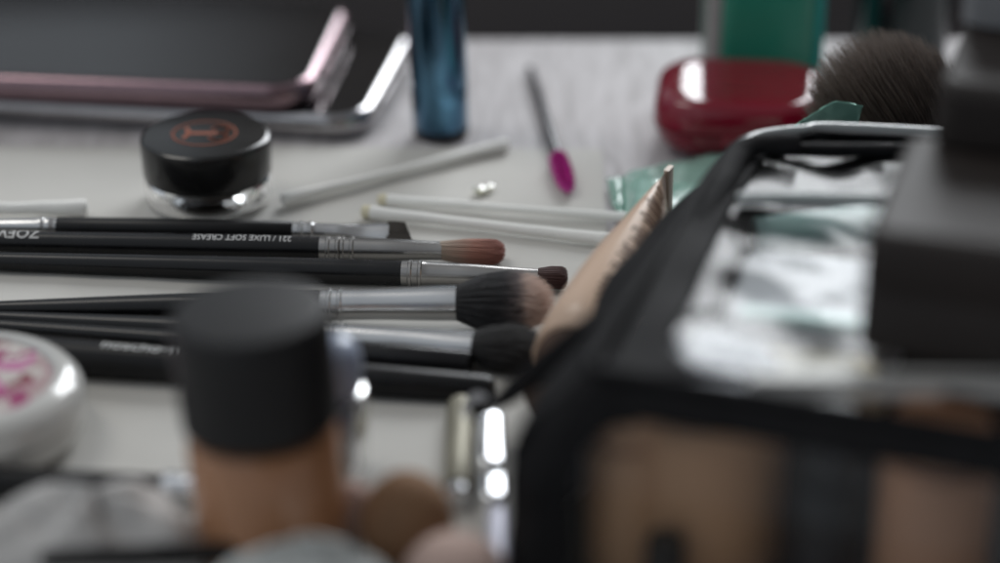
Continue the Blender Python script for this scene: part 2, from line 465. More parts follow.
# B: soft crease brush with printing
def pB(t, X, L):
    x1, x2 = X(320), X(442)
    rf = lambda x: lerp(2.75, 3.35, max(0, min(1, (x-X(-60))/(X(250)-X(-60))))) if x < X(250) else lerp(3.35, 3.1, (x-X(250))/(x1-X(250)))
    h = MB().rev([(lerp(X(-70), x1, k/20), rf(lerp(X(-70), x1, k/20)), rf(lerp(X(-70), x1, k/20))) for k in range(21)], 40).build('handle', M_black, t)
    tx = MB()
    roll_text(tx, '221 / LUXE SOFT CREASE', 3.0, (X(193)+X(293))/2, 3.3, -.28, True, .80, rf, .03)
    tx.build('lettering', M_print, h, smooth=False); tx = MB()
    roll_text(tx, 'ZOEVA', 5.2, X(15), 3.2, -.12, True, .85, rf, .05)
    tx.build('lettering', M_print, h, smooth=False)
    ferrule(t, x1, x2, [(0, 3.15, 3.15), (.5, 3.0, 3.0), (1, 2.7, 2.5)], M_steel2, rings=(0, 3.8))
    hd = hair_head(2.5, X(503)-x2, 4.6, 3.3, 2600, .10, 'blunt', 1, jag=.1, seed=5)
    b = hd.build('bristles', ramp_x('tan_to_rust', [(0, (.42, .34, .27)), (5, (.40, .26, .20)), (9, (.40, .18, .13)), (17, (.33, .12, .095))]), t)
    b.location = (x2*MM, 0, 0)
brush('black brush with upside down white printing and soft rounded russet bristles', (0, 241.5), (503, 252), 3.3, 3.4, pB, lift=.7)

# C: pencil like brush
def pC(t, X, L):
    x1, x2 = X(402), X(540)
    MB().rev([(X(-70), 1.9, 1.9), (X(0), 2.4, 2.4), (X(200), 3.1, 3.1), (X(330), 3.35, 3.35), (x1, 3.2, 3.2)], 40).build('handle', M_black, t)
    ferrule(t, x1, x2, [(0, 3.3, 3.3), (.4, 3.1, 3.0), (1, 2.6, 2.2)], M_steel2)
    b = hair_head(2.5, X(567)-x2, 3.6, 3.0, 1600, .11, 'blunt', .9, jag=.1, seed=8).build('bristles', ramp_x('dark_russet', [(0, (.05, .018, .015)), (7, (.07, .022, .02))]), t)
    b.location = (x2*MM, 0, 0)
brush('long black brush with a tapering steel ferrule and short dark red bristles', (0, 261), (567, 278), 2.6, 3.4, pC, lift=.7)

# D: big two tone brush
def pD(t, X, L):
    x1, x2 = X(322), X(457)
    MB().rev([(X(-90), 1.5, 1.5), (X(-20), 1.9, 1.9), (X(120), 3.0, 3.0), (X(250), 3.9, 3.9), (X(300), 4.1, 4.1), (x1, 3.9, 3.9)], 40).build('handle', M_black, t)
    ferrule(t, x1, x2, [(0, 4.0, 4.0), (.3, 4.0, 4.0), (1, 4.6, 4.5)], M_steel, rings=(0,))
    b = hair_head(4.2, X(548)-x2, 9.0, 7.6, 5200, .115, 'round', 1, jag=.2, seed=11, clump=.8).build('bristles', ramp_x('duo_fibre', [(0, (.012, .012, .014)), (12, (.018, .018, .022)), (16, (.16, .13, .13)), (18, (.62, .48, .42)), (25, (.60, .42, .34))]), t)
    b.location = (x2*MM, 0, 0)
brush('black brush with large fluffy dark bristles fading to blush tips', (0, 309), (548, 302), 2.2, 8.4, pD, lift=.7)

# E: black bristled flat ended brush
def pE(t, X, L):
    x1, x2 = X(326), X(474)
    MB().rev([(X(-90), 1.4, 1.4), (X(0), 1.7, 1.7), (X(200), 3.1, 3.1), (x1, 3.5, 3.5)], 40).build('handle', M_black, t)
    ferrule(t, x1, x2, [(0, 3.6, 3.6), (.5, 3.8, 3.6), (1, 4.6, 3.6)], M_steel, rings=(0,))
    b = hair_head(4.0, X(541)-x2, 6.8, 5.4, 3200, .12, 'round', .85, jag=.16, seed=14, clump=.6).build('bristles', ramp_x('jet_bristle', [(0, (.008, .008, .009)), (16, (.014, .012, .012))]), t)
    b.location = (x2*MM, 0, 0)
brush('steel ferruled brush with rounded jet black bristles, just in front of the two tone one', (0, 318), (541, 350), 1.7, 5.6, pE, lift=.7)

# F, G: black capped pencils in front
def pF(t, X, L):
    MB().rev([(X(-80), 1.7, 1.7), (X(0), 1.9, 1.9), (X(250), 3.0, 3.0), (X(330), 3.1, 3.1)], 32).build('handle', M_black, t)
    MB().rev([(X(330), 3.2, 3.2), (X(331), 3.4, 3.4), (L-1.2, 3.3, 3.3), (L-.4, 3.0, 3.0), (L, 2.2, 2.2)], 32).build('cap', M_black, t)
brush('glossy black pencil with a square end lying in front of the black bristled brush', (0, 327), (472, 364), 1.9, 3.3, pF, group='black pencils in front of the brushes', cat='cosmetic pencil', name='cosmetic_pencil', lift=.6)
def pG(t, X, L):
    rf = lambda x: lerp(4.5, 3.4, max(0, min(1, x/L)))
    h = MB().rev([(X(-60), 4.6, 4.6), (0, 4.5, 4.5), (X(330), rf(X(330)), rf(X(330)))], 40).build('barrel', M_satin, t)
    tx = MB(); roll_text(tx, 'noscho-mo', 5.2, (X(107)+X(192))/2, 4.3, .02, False, .98, rf, .03)
    tx.build('lettering', mat('grey_print', (.62, .63, .62), .5), h, smooth=False)
    MB().rev([(X(330), 3.75, 3.75), (X(331), 3.95, 3.95), (L-2.4, 3.4, 3.4), (L-.8, 2.9, 2.9), (L, 1.6, 1.6)], 32).build('cap', M_satin, t)
brush('thick black tapered pencil with grey printing, nearest of the row beside the white compact', (40, 355), (495, 390), 4.5, 3.4, pG, group='black pencils in front of the brushes', cat='cosmetic pencil', name='cosmetic_pencil', lift=.6)

# ---------------------------------------------------------------- white sticks and swabs
m_cot = mat('white_cotton', (.90, .90, .87), .8, bump=.4, bs=1500, sheen=.2)
m_tipy = mat('yellowed_cotton', (.72, .67, .50), .85, bump=.5, bs=1800)
def swab(label, pa, pb, r, tipa=True, lift=.9, group='white cotton swabs on the paper'):
    A = at(*pa, r+lift); B = at(*pb, r+lift); L = (B-A).length
    t = thing('cotton_swab', label, 'cotton swab', A, frame_x(A, B), group)
    pts = []
    for k in range(25):
        f = k/24; rr = r*(.72+.28*abs(2*f-1)**1.5)+.16*noise.noise(Vector((f*9, pa[0], 0)))
        pts.append((lerp(2, L-2, f), rr, rr, .5*noise.noise(Vector((f*5, 1, pa[1]))), 0))
    MB().rev(pts, 20).build('stick', m_cot, t)
    MB().rev([(-.1, .5*r, .5*r), (0.1, .8*r, .8*r), (.6, r*.98, r*.98), (2.6, r*1.02, r*1.02)], 20).build('tip', m_tipy if tipa else m_cot, t)
    MB().rev([(L-3, r*1.02, r*1.02), (L-.8, r, r), (L-.2, .8*r, .8*r), (L, .4*r, .4*r)], 20).build('tip', m_cot, t)
    return t
swab('white cotton swab lying alone between the jar and the blue tube', (282, 200), (508, 144), 1.9, False)
swab('longer white swab with yellowish tip, nearer of the crossed pair', (362, 211), (612, 240), 1.9)
swab('white swab with yellowish tip lying behind the other of the crossed pair', (378, 199), (650, 219), 1.6)
swab('thick white swab end entering at the left behind the farthest brush', (-60, 209), (88, 208), 2.4, False)

# ---------------------------------------------------------------- spoolie
A = at(568, 189, 3.4); B = at(530, 68, 1.6); L = (B-A).length
t = thing('mascara_wand', 'small mascara wand with magenta bristles and dark shiny stick', 'mascara wand', A, frame_x(A, B))
MB().rev([(12, .8, .8), (13, 1.25, 1.25), (14.5, 1.45, 1.45), (L*.75, 1.35, 1.35), (L-1, 1.25, 1.25), (L, .7, .7)], 20).build('stick', mat('dark_shiny_plastic', (.03, .033, .04), .12, metal=.3), t)
mb = MB(); rnd = random.Random(2)
mb.rev([(0, .3, .3), (.2, .45, .45), (12.5, .5, .5)], 10)
for i in range(1500):
    f = rnd.random(); x = .8+f*25; a = f*60+(math.pi if i % 2 else 0)+rnd.uniform(-.5, .5)
    rr = lerp(2.0, 3.2, min(1, f*3))*(1 if f < .85 else 1-(f-.85)*1.8)+rnd.uniform(-.5, .25)
    p2 = Vector((x+rnd.uniform(-.3, .3), math.cos(a)*rr, math.sin(a)*rr)); p0 = Vector((x, 0, 0))
    mb.hair(p0, p2*.5+p0*.5, p2, .14)
mb.rev([(12, .5, .5), (27, 1.0, 1.0)], 10)
m_mag = mat('magenta_nylon', (.60, .04, .36), .45)
mb.build('bristles', m_mag, t)

# crumbs of clear wax
for i, (px, py, r, lab) in enumerate([(480, 192, 2.1, 'larger clear wax crumb on the paper behind the swabs'), (489, 189, 1.6, 'small pale wax crumb beside the larger clear one')]):
    p = at(px, py, 1.2)
    mb = MB(); prof = []
    rings = []
    for k in range(9):
        th = math.pi*k/8; rings.append([(r*math.sin(th)*math.cos(2*math.pi*j/14)*(1+.35*noise.noise(Vector((k*.6, j*.5, i*9)))), r*math.sin(th)*math.sin(2*math.pi*j/14)*(1+.35*noise.noise(Vector((k*.6, j*.7, i*5)))), r*.55*-math.cos(th)) for j in range(14)])
    mb.grid(rings, False, True)
    o = mb.build('wax_crumb', mat('clear_wax', (.75, .75, .62), .4, trans=.6, ior=1.4)); o.location = (p.x*MM, p.y*MM, 1.8*MM)
    tag(o, lab, 'wax crumb', 'wax crumbs')

# ---------------------------------------------------------------- blue tube standing
bp = at(443, 134, 0)
t = thing('mascara_tube', 'tall translucent dark blue cosmetic tube standing behind the swabs', 'mascara tube', (bp.x-.5, bp.y-.5, 0), Matrix.Rotation(R(-1.6), 3, 'Y'))
m_blue = mat('blue_metallic', (.055, .15, .24), .13, metal=.85, var=.75, vs=75, coat=.6, stretch=(1, 1, .25))
MB().lathe([(7.6, .3), (8.3, .8), (8.5, 2), (8.45, 3.2)], 48).build('base', mat('black_base', (.01, .012, .018), .2), t)
MB().lathe([(8.3, 3.2), (8.55, 3.6), (8.6, 20), (8.5, 50), (7.6, 60), (6, 61)], 56).build('body', m_blue, t)
MB().lathe([(7.0, 61), (7.9, 61.3), (8.0, 70), (7.6, 96), (6.8, 98), (3, 98.6)], 48).build('cap', m_blue, t)

# ---------------------------------------------------------------- green bottle and red compact
gb = Vector((82, 703, 0))
t = thing('lotion_bottle', 'tall green bottle with a grey side stripe standing behind the red compact', 'bottle', gb, R(4))
m_green = mat('green_plastic', (.035, .28, .19), .22, var=.12, vs=30, coat=.2, stretch=(1, 1, .2))
m_greenl = mat('aqua_highlight', (.03, .36, .32), .3, var=.1, vs=40)  # light on the bottle's right edge, painted as a brighter green
W = 36
MB().slab(W, 22, 8, [(1.5, .3), (0, 2), (0, 95), (2, 99), (6, 103)], n=8, c=(0, 0)).build('body', m_green, t)
MB().slab(8.6, 19.6, 4.2, [(0, 2.5), (0, 94)], n=8, c=(-W/2+4.3, 0)).build('side_stripe', mat('grey_label', (.30, .285, .275), .6, var=.08, vs=60), t)
MB().slab(3.4, 18, 1.6, [(0, 2.5), (0, 94)], n=6, c=(W/2-1.3, -1)).build('edge_highlight', m_greenl, t)  # added strip carrying the painted light of the right side
MB().slab(22, 16, 6, [(0, 103), (0, 124), (1.5, 126)], n=8).build('cap', M_satin, t)
lt = MB()
for k, ch in enumerate('...'): pass
lt.text('a h', 5, lambda x, y: (-W/2+4.4+x*.8, -9.95, 46+y))
lt.build('lettering', mat('stripe_print', (.10, .095, .09), .6), t, smooth=False)
rc = at(742, 138, 0)
t = thing('red_compact', 'glossy dark red rounded compact lying in front of the green bottle', 'compact', (rc.x-1.2, 657, .3), R(-6))
m_red = mat('red_lacquer', (.22, .006, .022), .10, coat=.3, var=.06, vs=60)
MB().slab(51, 45, 15, [(10, 0), (6.5, .7), (3.2, 2.8), (1.0, 5.8), (0, 9.6)], n=16).build('base', m_red, t)
MB().slab(51, 45, 15, [(.3, 9.9), (.0, 10.3), (.1, 14), (.6, 16), (1.6, 17.7), (3.0, 18.7), (5.5, 19.1), (9, 19.2), (18, 19.22)], n=16).build('lid', m_red, t)
MB().slab(10, 2.0, .9, [(0, 7.2), (0, 10.4)], n=4, c=(0, -22.5)).build('catch', m_red, t)

# dark bottle behind the fluffy brush
p = at(905, 60, 0)
t = thing('dark_bottle', 'dark bottle standing at the far right behind the fluffy brush', 'bottle', (128, 715, 0))
MB().lathe([(13, .3), (15, 1), (15, 48), (14, 53), (7, 60), (7, 63)], 48).build('body', mat('dark_teal_glass', (.010, .022, .022), .15, coat=.5), t)
MB().lathe([(8.5, 63), (9, 63.4), (9, 88), (8, 89)], 40).build('cap', M_satin, t)

# ---------------------------------------------------------------- mint sachet
def px_sheet(poly_top, poly_bot, nu, nv, zf):
    """grid between two pixel polylines (same count), heights from zf(u, v)"""
    def pl(pts, u):
        k = u*(len(pts)-1); i = min(int(k), len(pts)-2); f = k-i
        return (lerp(pts[i][0], pts[i+1][0], f), lerp(pts[i][1], pts[i+1][1], f))
    P = []
    for i in range(nu+1):
        u = i/nu; a = pl(poly_top, u); b = pl(poly_bot, u); row = []
        for j in range(nv+1):
            v = j/nv; g0 = at(*a, 0); g1 = at(*b, 0)
            q = g0.lerp(g1, v); row.append((q.x, q.y, zf(u, v)))
        P.append(row)
    return P
g0 = at(608, 184, 0)
t = thing('wipes_sachet', 'pale mint plastic sachet with a ridged end lying behind the beige tube', 'sachet', (g0.x, g0.y, 0))
m_mint = mat('mint_foil', (.34, .56, .48), .25, coat=.4, bump=.6, bs=90, var=.06, vs=60)
def zs(u, v):
    puff = math.sin(math.pi*max(0, min(1, (u-.16)/.84))**.6)*math.sin(math.pi*min(1, max(0, v)))**.6
    rid = .55*math.sin(u/.16*math.pi*10) if u < .16 else 0
    return 2.0+rid+7.5*max(0, puff)+1.1*noise.noise(Vector((u*7, v*5, 2)))*(1 if u > .14 else .2)
P = px_sheet([(607, 186), (640, 182), (690, 168), (745, 146)], [(612, 212), (640, 250), (690, 275), (790, 270)], 110, 40, zs)
o = MB().grid(P).build('film', m_mint, t, world=True); solid(o, .3)

# beige tube: flat crimped end standing, rounded at the cap
cr = Vector((42, 547, 20)); cpv = Vector((17.5, 488, 11.6))
t = thing('cosmetic_tube', 'beige squeeze tube lying against the bag with its flat sealed end upright', 'cosmetic tube', (cpv.x, cpv.y, 0), frame_x((cpv.x, cpv.y, 0), (cr.x, cr.y, 0)))
Lt = (Vector((cr.x, cr.y))-Vector((cpv.x, cpv.y))).length
m_beige = mat('beige_plastic', (.64, .46, .34), .3, var=.05, vs=40, bump=.12, bs=120, coat=.2)
rings = []
N = 48
for i in range(31):
    f = i/30; x = f*Lt
    hy = lerp(11.0, .45, f**2.7); hz = lerp(11.4, 18.4, f**.5); zc = hz+.3
    if f > .93: hy = .5
    ring = []
    for k in range(N):
        a = 2*math.pi*k/N
        ring.append((x, hy*math.cos(a)+.5*noise.noise(Vector((f*4, a, 1)))*f*(1-f)*3, zc+hz*math.sin(a)))
    rings.append(ring)
mb = MB().grid(rings, False, True); mb.cap(rings[0], True); mb.cap(rings[-1])
mb.build('tube_body', m_beige, t)
mb = MB()
mb.slab(4, 1.4, .3, [(0, .4), (0, 37.1)], n=2, c=(Lt+1.2, 0)); mb.build('crimped_end', mat('pale_crimp', (.62, .50, .40), .35, bump=.3, bs=700), t)
MB().rev([(-11, 8, 8, 0, 8.8), (-10.6, 8.5, 8.5, 0, 8.9), (-3, 8.7, 8.7, 0, 9.2), (0.1, 10.2, 11, 0, 11.3)], 40).build('cap', mat('brown_cap', (.10, .055, .035), .35), t)
tx = MB(); rnd = random.Random(4)
# illegible brown printing along the side facing the camera
for row, (zo, hh) in enumerate(((.62, 8.0), (.30, 2.6))):
    x = Lt*.10
    while x < Lt*.86:
        wd = rnd.uniform(1.0, 2.6)
        f = x/Lt; hy = lerp(11.0, .45, f**2.7); hz = lerp(11.4, 18.4, f**.5)
        def sp(xx, s_):
            f = xx/Lt; hy = lerp(11.0, .45, f**2.7); hz = lerp(11.4, 18.4, f**.5)
            a = math.pi-s_/((hy+hz)/2)-.0
            return Vector((xx, (hy+.12)*math.cos(a)+.5*noise.noise(Vector((f*4, a, 1)))*f*(1-f)*3, hz+.3+(hz+.12)*math.sin(a)))
        s0 = 10.5 if row == 0 else 5.0
        for st in range(rnd.choice((1, 2, 2))):
            b = len(tx.v); xa = x+st*wd*.55
            sa = s0+rnd.uniform(-.4, .4); sb = s0+hh*rnd.uniform(.6, 1)
            for q in range(7):
                s_ = lerp(sa, sb, q/6)
                tx.v += [sp(xa, s_), sp(xa+.85, s_)]
            for q in range(6): tx.f.append((b+2*q, b+2*q+1, b+2*q+3, b+2*q+2))
        if rnd.random() < .6:
            b = len(tx.v); sc = s0+hh*rnd.choice((.1, .5, .9))
            tx.v += [sp(x, sc), sp(x+wd, sc), sp(x+wd, sc+.6), sp(x, sc+.6)]; tx.f.append((b, b+1, b+2, b+3))
        x += wd+.7
tx.build('lettering', mat('brown_print', (.16, .085, .05), .5), t, smooth=False)

# ---------------------------------------------------------------- fluffy brush leaning at the right
tipc = Vector((99, 610, 42)); root = Vector((116, 578, 20))
d = (tipc-root)
t = thing('powder_brush', 'large fluffy grey brown powder brush leaning behind the makeup bag', 'makeup brush', root, frame_x(root, tipc))
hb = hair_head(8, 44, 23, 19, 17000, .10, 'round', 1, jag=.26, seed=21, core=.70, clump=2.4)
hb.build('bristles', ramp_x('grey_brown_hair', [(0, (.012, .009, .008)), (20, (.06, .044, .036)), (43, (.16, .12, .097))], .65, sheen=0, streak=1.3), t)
MB().rev([(-22, 5.5, 5.5), (-21, 6, 6), (-4, 7.2, 7.2), (1, 7.4, 7.4)], 40).build('ferrule', M_steel2, t)
hp = 0
MB().rev([(-30, 4.4, 4.4), (-24, 5.4, 5.4), (-21, 5.6, 5.6)], 32).build('handle', M_black, t)

# mint folded packet standing before the fluffy brush
pk0, pk1 = Vector((78, 556, 40)), Vector((92, 566, 56))
t = thing('mint_packet', 'folded mint green foil packet tucked between fluffy brush and bag', 'packet', (84, 562, 0))
P = []
for i in range(41):
    row = []
    for j in range(21):
        u = i/40; v = j/20
        x = lerp(64, 90, u)+2*v; y = 556+7*u+5*(math.cos(v*math.pi))+.8*noise.noise(Vector((u*4, v*4, 0)))
        z = lerp(0, lerp(41, 53, min(1, u*1.4)), math.sin(v*math.pi*.5+.02))-(6*(u-.5) if u > .5 else 0)
        row.append((x, y, max(.5, z)))
    P.append(row)
o = MB().grid(P).build('foil', mat('mint_shiny', (.28, .58, .48), .2, metal=.3, bump=.4, bs=150), t, world=True); solid(o, .35)

# ---------------------------------------------------------------- makeup bag
RIM = [(18, 414), (22, 428), (26, 440), (32, 458), (38, 475), (43, 490), (48, 505), (53, 518), (58, 528), (64, 534), (74, 537), (90, 538), (190, 522)]
MID = [(3, 408), (9, 430), (15, 444), (20, 462), (24, 480), (30, 494), (36, 508), (43, 523), (50, 533), (59, 540), (72, 544), (90, 545), (190, 528)]
BAS = [(2, 408), (6, 430), (15, 446), (23, 463), (28, 479), (34, 493), (41, 507), (47, 521), (53, 531), (62, 538), (74, 541), (90, 542), (190, 526)]
ZR = 50
t_bag = thing('makeup_bag', 'open topped black cosmetic bag with clear windows, zip and carrying strap', 'makeup bag', (80, 470, 0))
m_bag = mat('black_nylon', (.010, .010, .011), .72, var=.25, vs=200, bump=.5, bs=260)
m_bag.node_tree.nodes['Principled BSDF'].inputs['Specular IOR Level'].default_value = .12
m_pip = mat('sheen_piping', (.24, .26, .265), .3, coat=.5)  # back piping made grey: reflected window light put into its colour
def spl(pts, n):
    out = []; m_ = len(pts)
    for i in range(m_-1):
        p0, p1, p2, p3 = (Vector(pts[max(i-1, 0)]), Vector(pts[i]), Vector(pts[i+1]), Vector(pts[min(i+2, m_-1)]))
        for k in range(n):
            q = k/n
            out.append(.5*((2*p1)+(p2-p0)*q+(2*p0-5*p1+4*p2-p3)*q*q+(3*p1-p0-3*p2+p3)*q**3))
    out.append(Vector(pts[-1])); return out
rim, mid_, bas = spl(RIM, 5), spl(MID, 5), spl(BAS, 5)
def side_pt(i, v):   # v 0 bottom, 1 rim
    a, b, c = bas[i], mid_[i], rim[i]
    z = v*ZR
    if v < .7:
        k = v/.7; q = a.lerp(b, math.sin(k*math.pi/2))
    else:
        k = (v-.7)/.3; q = b.lerp(c, k*k*(3-2*k))
    n_ = noise.noise(Vector((i*.12, v*3, 0)))*1.2*math.sin(v*math.pi)
    return (q.x+n_, q.y+n_*.3, z+.4)
P = [[side_pt(i, j/16) for j in range(17)] for i in range(len(rim))]
o = MB().grid(P).build('side_panel', m_bag, t_bag, world=True); solid(o, 1.2)
# bottom
o = MB().cap([(p.x+.8, p.y-.8, 1.2) for p in bas]+[(190, 350, 1.2), (95, 383, 1.2), (30, 405, 1.2), (4, 409, 1.2)], True).build('bottom_panel', m_bag, t_bag, world=True)
# front panel: fabric frame round a clear window
def front_pt(u, z):
    xs = [(2.5, 408), (7, 402.5), (18, 401.5), (30, 398), (94, 375), (190, 341)]
    xr = [(18, 414), (19, 411), (24, 409.5), (32, 407), (94, 385), (190, 351)]
    def pl(pts, u):
        k = u*(len(pts)-1); i = min(int(k), len(pts)-2); f = k-i
        return Vector(pts[i]).lerp(Vector(pts[i+1]), f)
    v = z/ZR; a = pl(xs, u); b = pl(xr, u)
    s_ = 0 if v < .6 else ((v-.6)/.4)**1.5
    q = a.lerp(b, s_); bul = -2.5*math.sin(v*math.pi)*min(1, u*3)
    return Vector((q.x, q.y+bul, z+.4))
def in_win(x, z):
    x0, x1, z0, z1, rr = 14, 185, 3, 44, 14
    if not (x0 < x < x1 and z0 < z < z1): return False
    if x < x0+rr and z > z1-rr: return (x-x0-rr)**2+(z-z1+rr)**2 < rr*rr
    return True
fb, fw = MB(), MB()
U, Z = 260, 50
for i in range(U):
    for j in range(Z):
        u0, u1, z0, z1 = i/U, (i+1)/U, j/Z*ZR, (j+1)/Z*ZR
        pm = front_pt((u0+u1)/2, (z0+z1)/2)
        m_ = fw if in_win(pm.x, pm.z) else fb
        b = len(m_.v); m_.v += [front_pt(u0, z0), front_pt(u1, z0), front_pt(u1, z1), front_pt(u0, z1)]; m_.f.append((b, b+1, b+2, b+3))
def weld(o):
    md = o.modifiers.new('w', 'WELD'); md.merge_threshold = .00001
o = fb.build('front_panel', m_bag, t_bag, world=True); weld(o); solid(o, 1.0, 1)
m_film = clear_film('clear_vinyl', gloss=.10, bump=.35, bs=35, base=.01, gain=.4)
o = fw.build('front_window', m_film, t_bag, world=True); weld(o)
# piping along the rim, and round the inner window of the lid
rimp = [(p.x, p.y, ZR+1.2) for p in rim]
MB().tube([p for p in rimp if p[1] < 528], 1.7, 12).build('rim_piping', m_bag, t_bag, world=True)
MB().tube([p for p in rimp if p[1] >= 527.5 or p[0] > 100], 1.9, 12).build('back_piping', m_pip, t_bag, world=True)
m_pal2 = mat('pale_sheen_piping', (.38, .42, .42), .35, coat=.4)  # pale colour stands in for the reflection along this strip
MB().tube([at(lerp(738, 960, k/20), 199-3*math.sin(k/3.)*.3, 53.2) for k in range(21)], 1.5, 12).build('inner_piping', m_pal2, t_bag, world=True)
frp = [tuple(front_pt(k/30, ZR)+Vector((0, 0, .8))) for k in range(31)]
MB().tube(frp, 1.6, 12).build('rim_piping', m_bag, t_bag, world=True)
# top flap: fabric border and clear crinkled film
def top_pt(u, v):
    """u 0 at the left rim .. 1 right, v 0 front .. 1 back"""
    i = v*50; i0 = int(min(i, 49)); a = rim[i0].lerp(rim[i0+1], i-i0)
    f = front_pt(1, ZR); fr_ = Vector((190, 351)); bk = Vector((190, 522)); r_ = fr_.lerp(bk, v)
    q = Vector((a.x, a.y)).lerp(r_, u**1.15)
    # the front edge follows the front panel
    yf = front_pt(min(1, .35+.65*u), ZR).y
    if v < .5: q.y = lerp(min(q.y, yf+(q.y-414)*.0+0) if False else lerp(yf, q.y, v*2), q.y, v*2)
    z = ZR+1.2-3.0*math.sin(math.pi*min(1, u*1.3))*math.sin(math.pi*v)
    z += 2.6*noise.noise(Vector((q.x*.045, q.y*.05, 1)))*min(1, u*8)*min(1, (1-v)*8)*min(1, v*8)
    return (q.x, q.y, z)
ft, fwn = MB(), MB()
U, V = 110, 80
for i in range(U):
    for j in range(V):
        u0, u1, v0, v1 = i/U, (i+1)/U, j/V, (j+1)/V
        um, vm = (u0+u1)/2, (v0+v1)/2
        x, y, z = top_pt(um, vm)
        # fabric border: narrow at left and back
        border = um < .085 or vm < .07 or (vm > .97) or (um < .185 and vm < .20 and ((um-.185)/.10)**2+((vm-.20)/.13)**2 > 1)
        m_ = ft if border else fwn
        b = len(m_.v); m_.v += [top_pt(u0, v0), top_pt(u1, v0), top_pt(u1, v1), top_pt(u0, v1)]; m_.f.append((b, b+1, b+2, b+3))
m_film2 = clear_film('crinkled_vinyl', gloss=.22, bump=.9, bs=38, base=.015, gain=.33)
o = ft.build('top_border', m_bag, t_bag, world=True); weld(o); solid(o, 1.0, 1)
o = fwn.build('top_window', m_film2, t_bag, world=True); weld(o)
# zip along the front of the lid
mb = MB(); zt_ = MB()
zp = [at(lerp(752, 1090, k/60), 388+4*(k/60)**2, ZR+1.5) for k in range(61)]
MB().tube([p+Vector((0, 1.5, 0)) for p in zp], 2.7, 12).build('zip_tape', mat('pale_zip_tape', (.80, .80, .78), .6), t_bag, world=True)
zp = [p+Vector((0, -.2, 2.2)) for p in zp]
mb.tube(zp, .7, 8)
for k in range(len(zp)-1):
    for s_ in (0, .5):
        p = zp[k].lerp(zp[k+1], s_); mb.tube([p+Vector((0, -1.2, .3)), p+Vector((0, 1.2, .3))], .45, 6)
mb.build('zip', mat('zip_metal', (.35, .35, .34), .5, metal=.7), t_bag, world=True)
# strap
sp_ = spl([at(474, 410, 14), at(505, 396, 24), at(566, 349, 38), at(617, 311, 42), at(664, 272, 46), at(699, 230, 50), at(722, 186, 53), at(745, 149, 54), at(800, 143, 54)], 8)
P = []
for i, p in enumerate(sp_):
    tg = (sp_[min(i+1, len(sp_)-1)]-sp_[max(i-1, 0)]).normalized(); n_ = tg.cross(Vector((.3, -.5, .8))).normalized(); m2 = n_.cross(tg)
    P.append([p+n_*(3.0*math.cos(a))+m2*(1.3*math.sin(a)) for a in [2*math.pi*k/14 for k in range(14)]])
mb = MB().grid(P, False, True); mb.cap(P[0], True); mb.cap(P[-1])
mb.build('strap', m_bag, t_bag, world=True)
cl = MB().tube([at(474, 410, 14), at(479, 404, 17)], 2.9, 16)
cl.build('strap_end', M_chrome, t_bag, world=True)

# ---------------------------------------------------------------- things in the bag (seen through the vinyl)
def bottle(name, label, cat, loc, h, r, m_body, m_cap, hc, tilt=None, group=None):
    t = thing(name, label, cat, loc, tilt, group)
    MB().lathe([(r*.85, 0), (r, .8), (r, h-hc-3), (r*.9, h-hc-1), (r*.6, h-hc), (r*.6, h-hc+.5)], 40).build('body', m_body, t)
    MB().lathe([(r*.85, h-hc+.5), (r*.9, h-hc+.8), (r*.88, h-1), (r*.8, h)], 40).build('cap', m_cap, t)
    return t
m_tan = mat('tan_liquid', (.62, .35, .19), .5, coat=0, var=.05, vs=30)
m_tan2 = mat('brown_liquid', (.46, .25, .15), .5, coat=0, var=.05, vs=30)
inside = 'cosmetics inside the clear bag'
RY = lambda a: Matrix.Rotation(a, 3, 'Y')
RX = lambda a: Matrix.Rotation(a, 3, 'X')
bottle('foundation_bottle', 'fat tan foundation bottle behind the left part of the clear front', 'foundation bottle', (41.5, 425, 2), 45, 17.5, m_tan, mat('blue_grey_cap', (.13, .14, .17), .4), 8, None, inside)
bottle('foundation_bottle', 'brown foundation bottle behind the right part of the clear front', 'foundation bottle', (86, 402, 2), 44, 11.5, m_tan2, m_tan2, 8, None, inside)
bottle('mascara_tube', 'short black cap near the front window between tan bottles', 'mascara tube', (65, 408, 2), 42, 8, M_black, M_black, 14, None, inside)
bottle('concealer_tube', 'small black topped tube low in the front window', 'concealer tube', (33, 402.5, 1.6), 17, 4.5, M_satin, M_satin, 9, None, inside)
bottle('mascara_tube', 'dark tube in the far right corner of the clear front', 'mascara tube', (110, 385, 2), 34, 8, M_black, M_black, 12, None, inside)
bottle('concealer_tube', 'tan tube squeezed into the left corner behind the clear front', 'concealer tube', (26.5, 419.5, 2), 38, 9.5, m_tan, m_tan, 7, None, inside)
# cream powder compact under the top film
p = at(812, 372, 38)
t = thing('powder_compact', 'cream coloured powder compact lying under the clear top', 'powder compact', (p.x, p.y+3, 30), R(10), inside)
MB().slab(30, 26, 8, [(1, 0), (0, 1), (0, 6), (1.2, 7.5)], n=8).build('case', mat('cream_plastic', (.85, .72, .48), .25, coat=.5), t)
MB().slab(20, 16, 6, [(0, 7.2), (.5, 7.8)], n=8).build('lid_inlay', mat('ivory', (.75, .70, .58), .3), t)
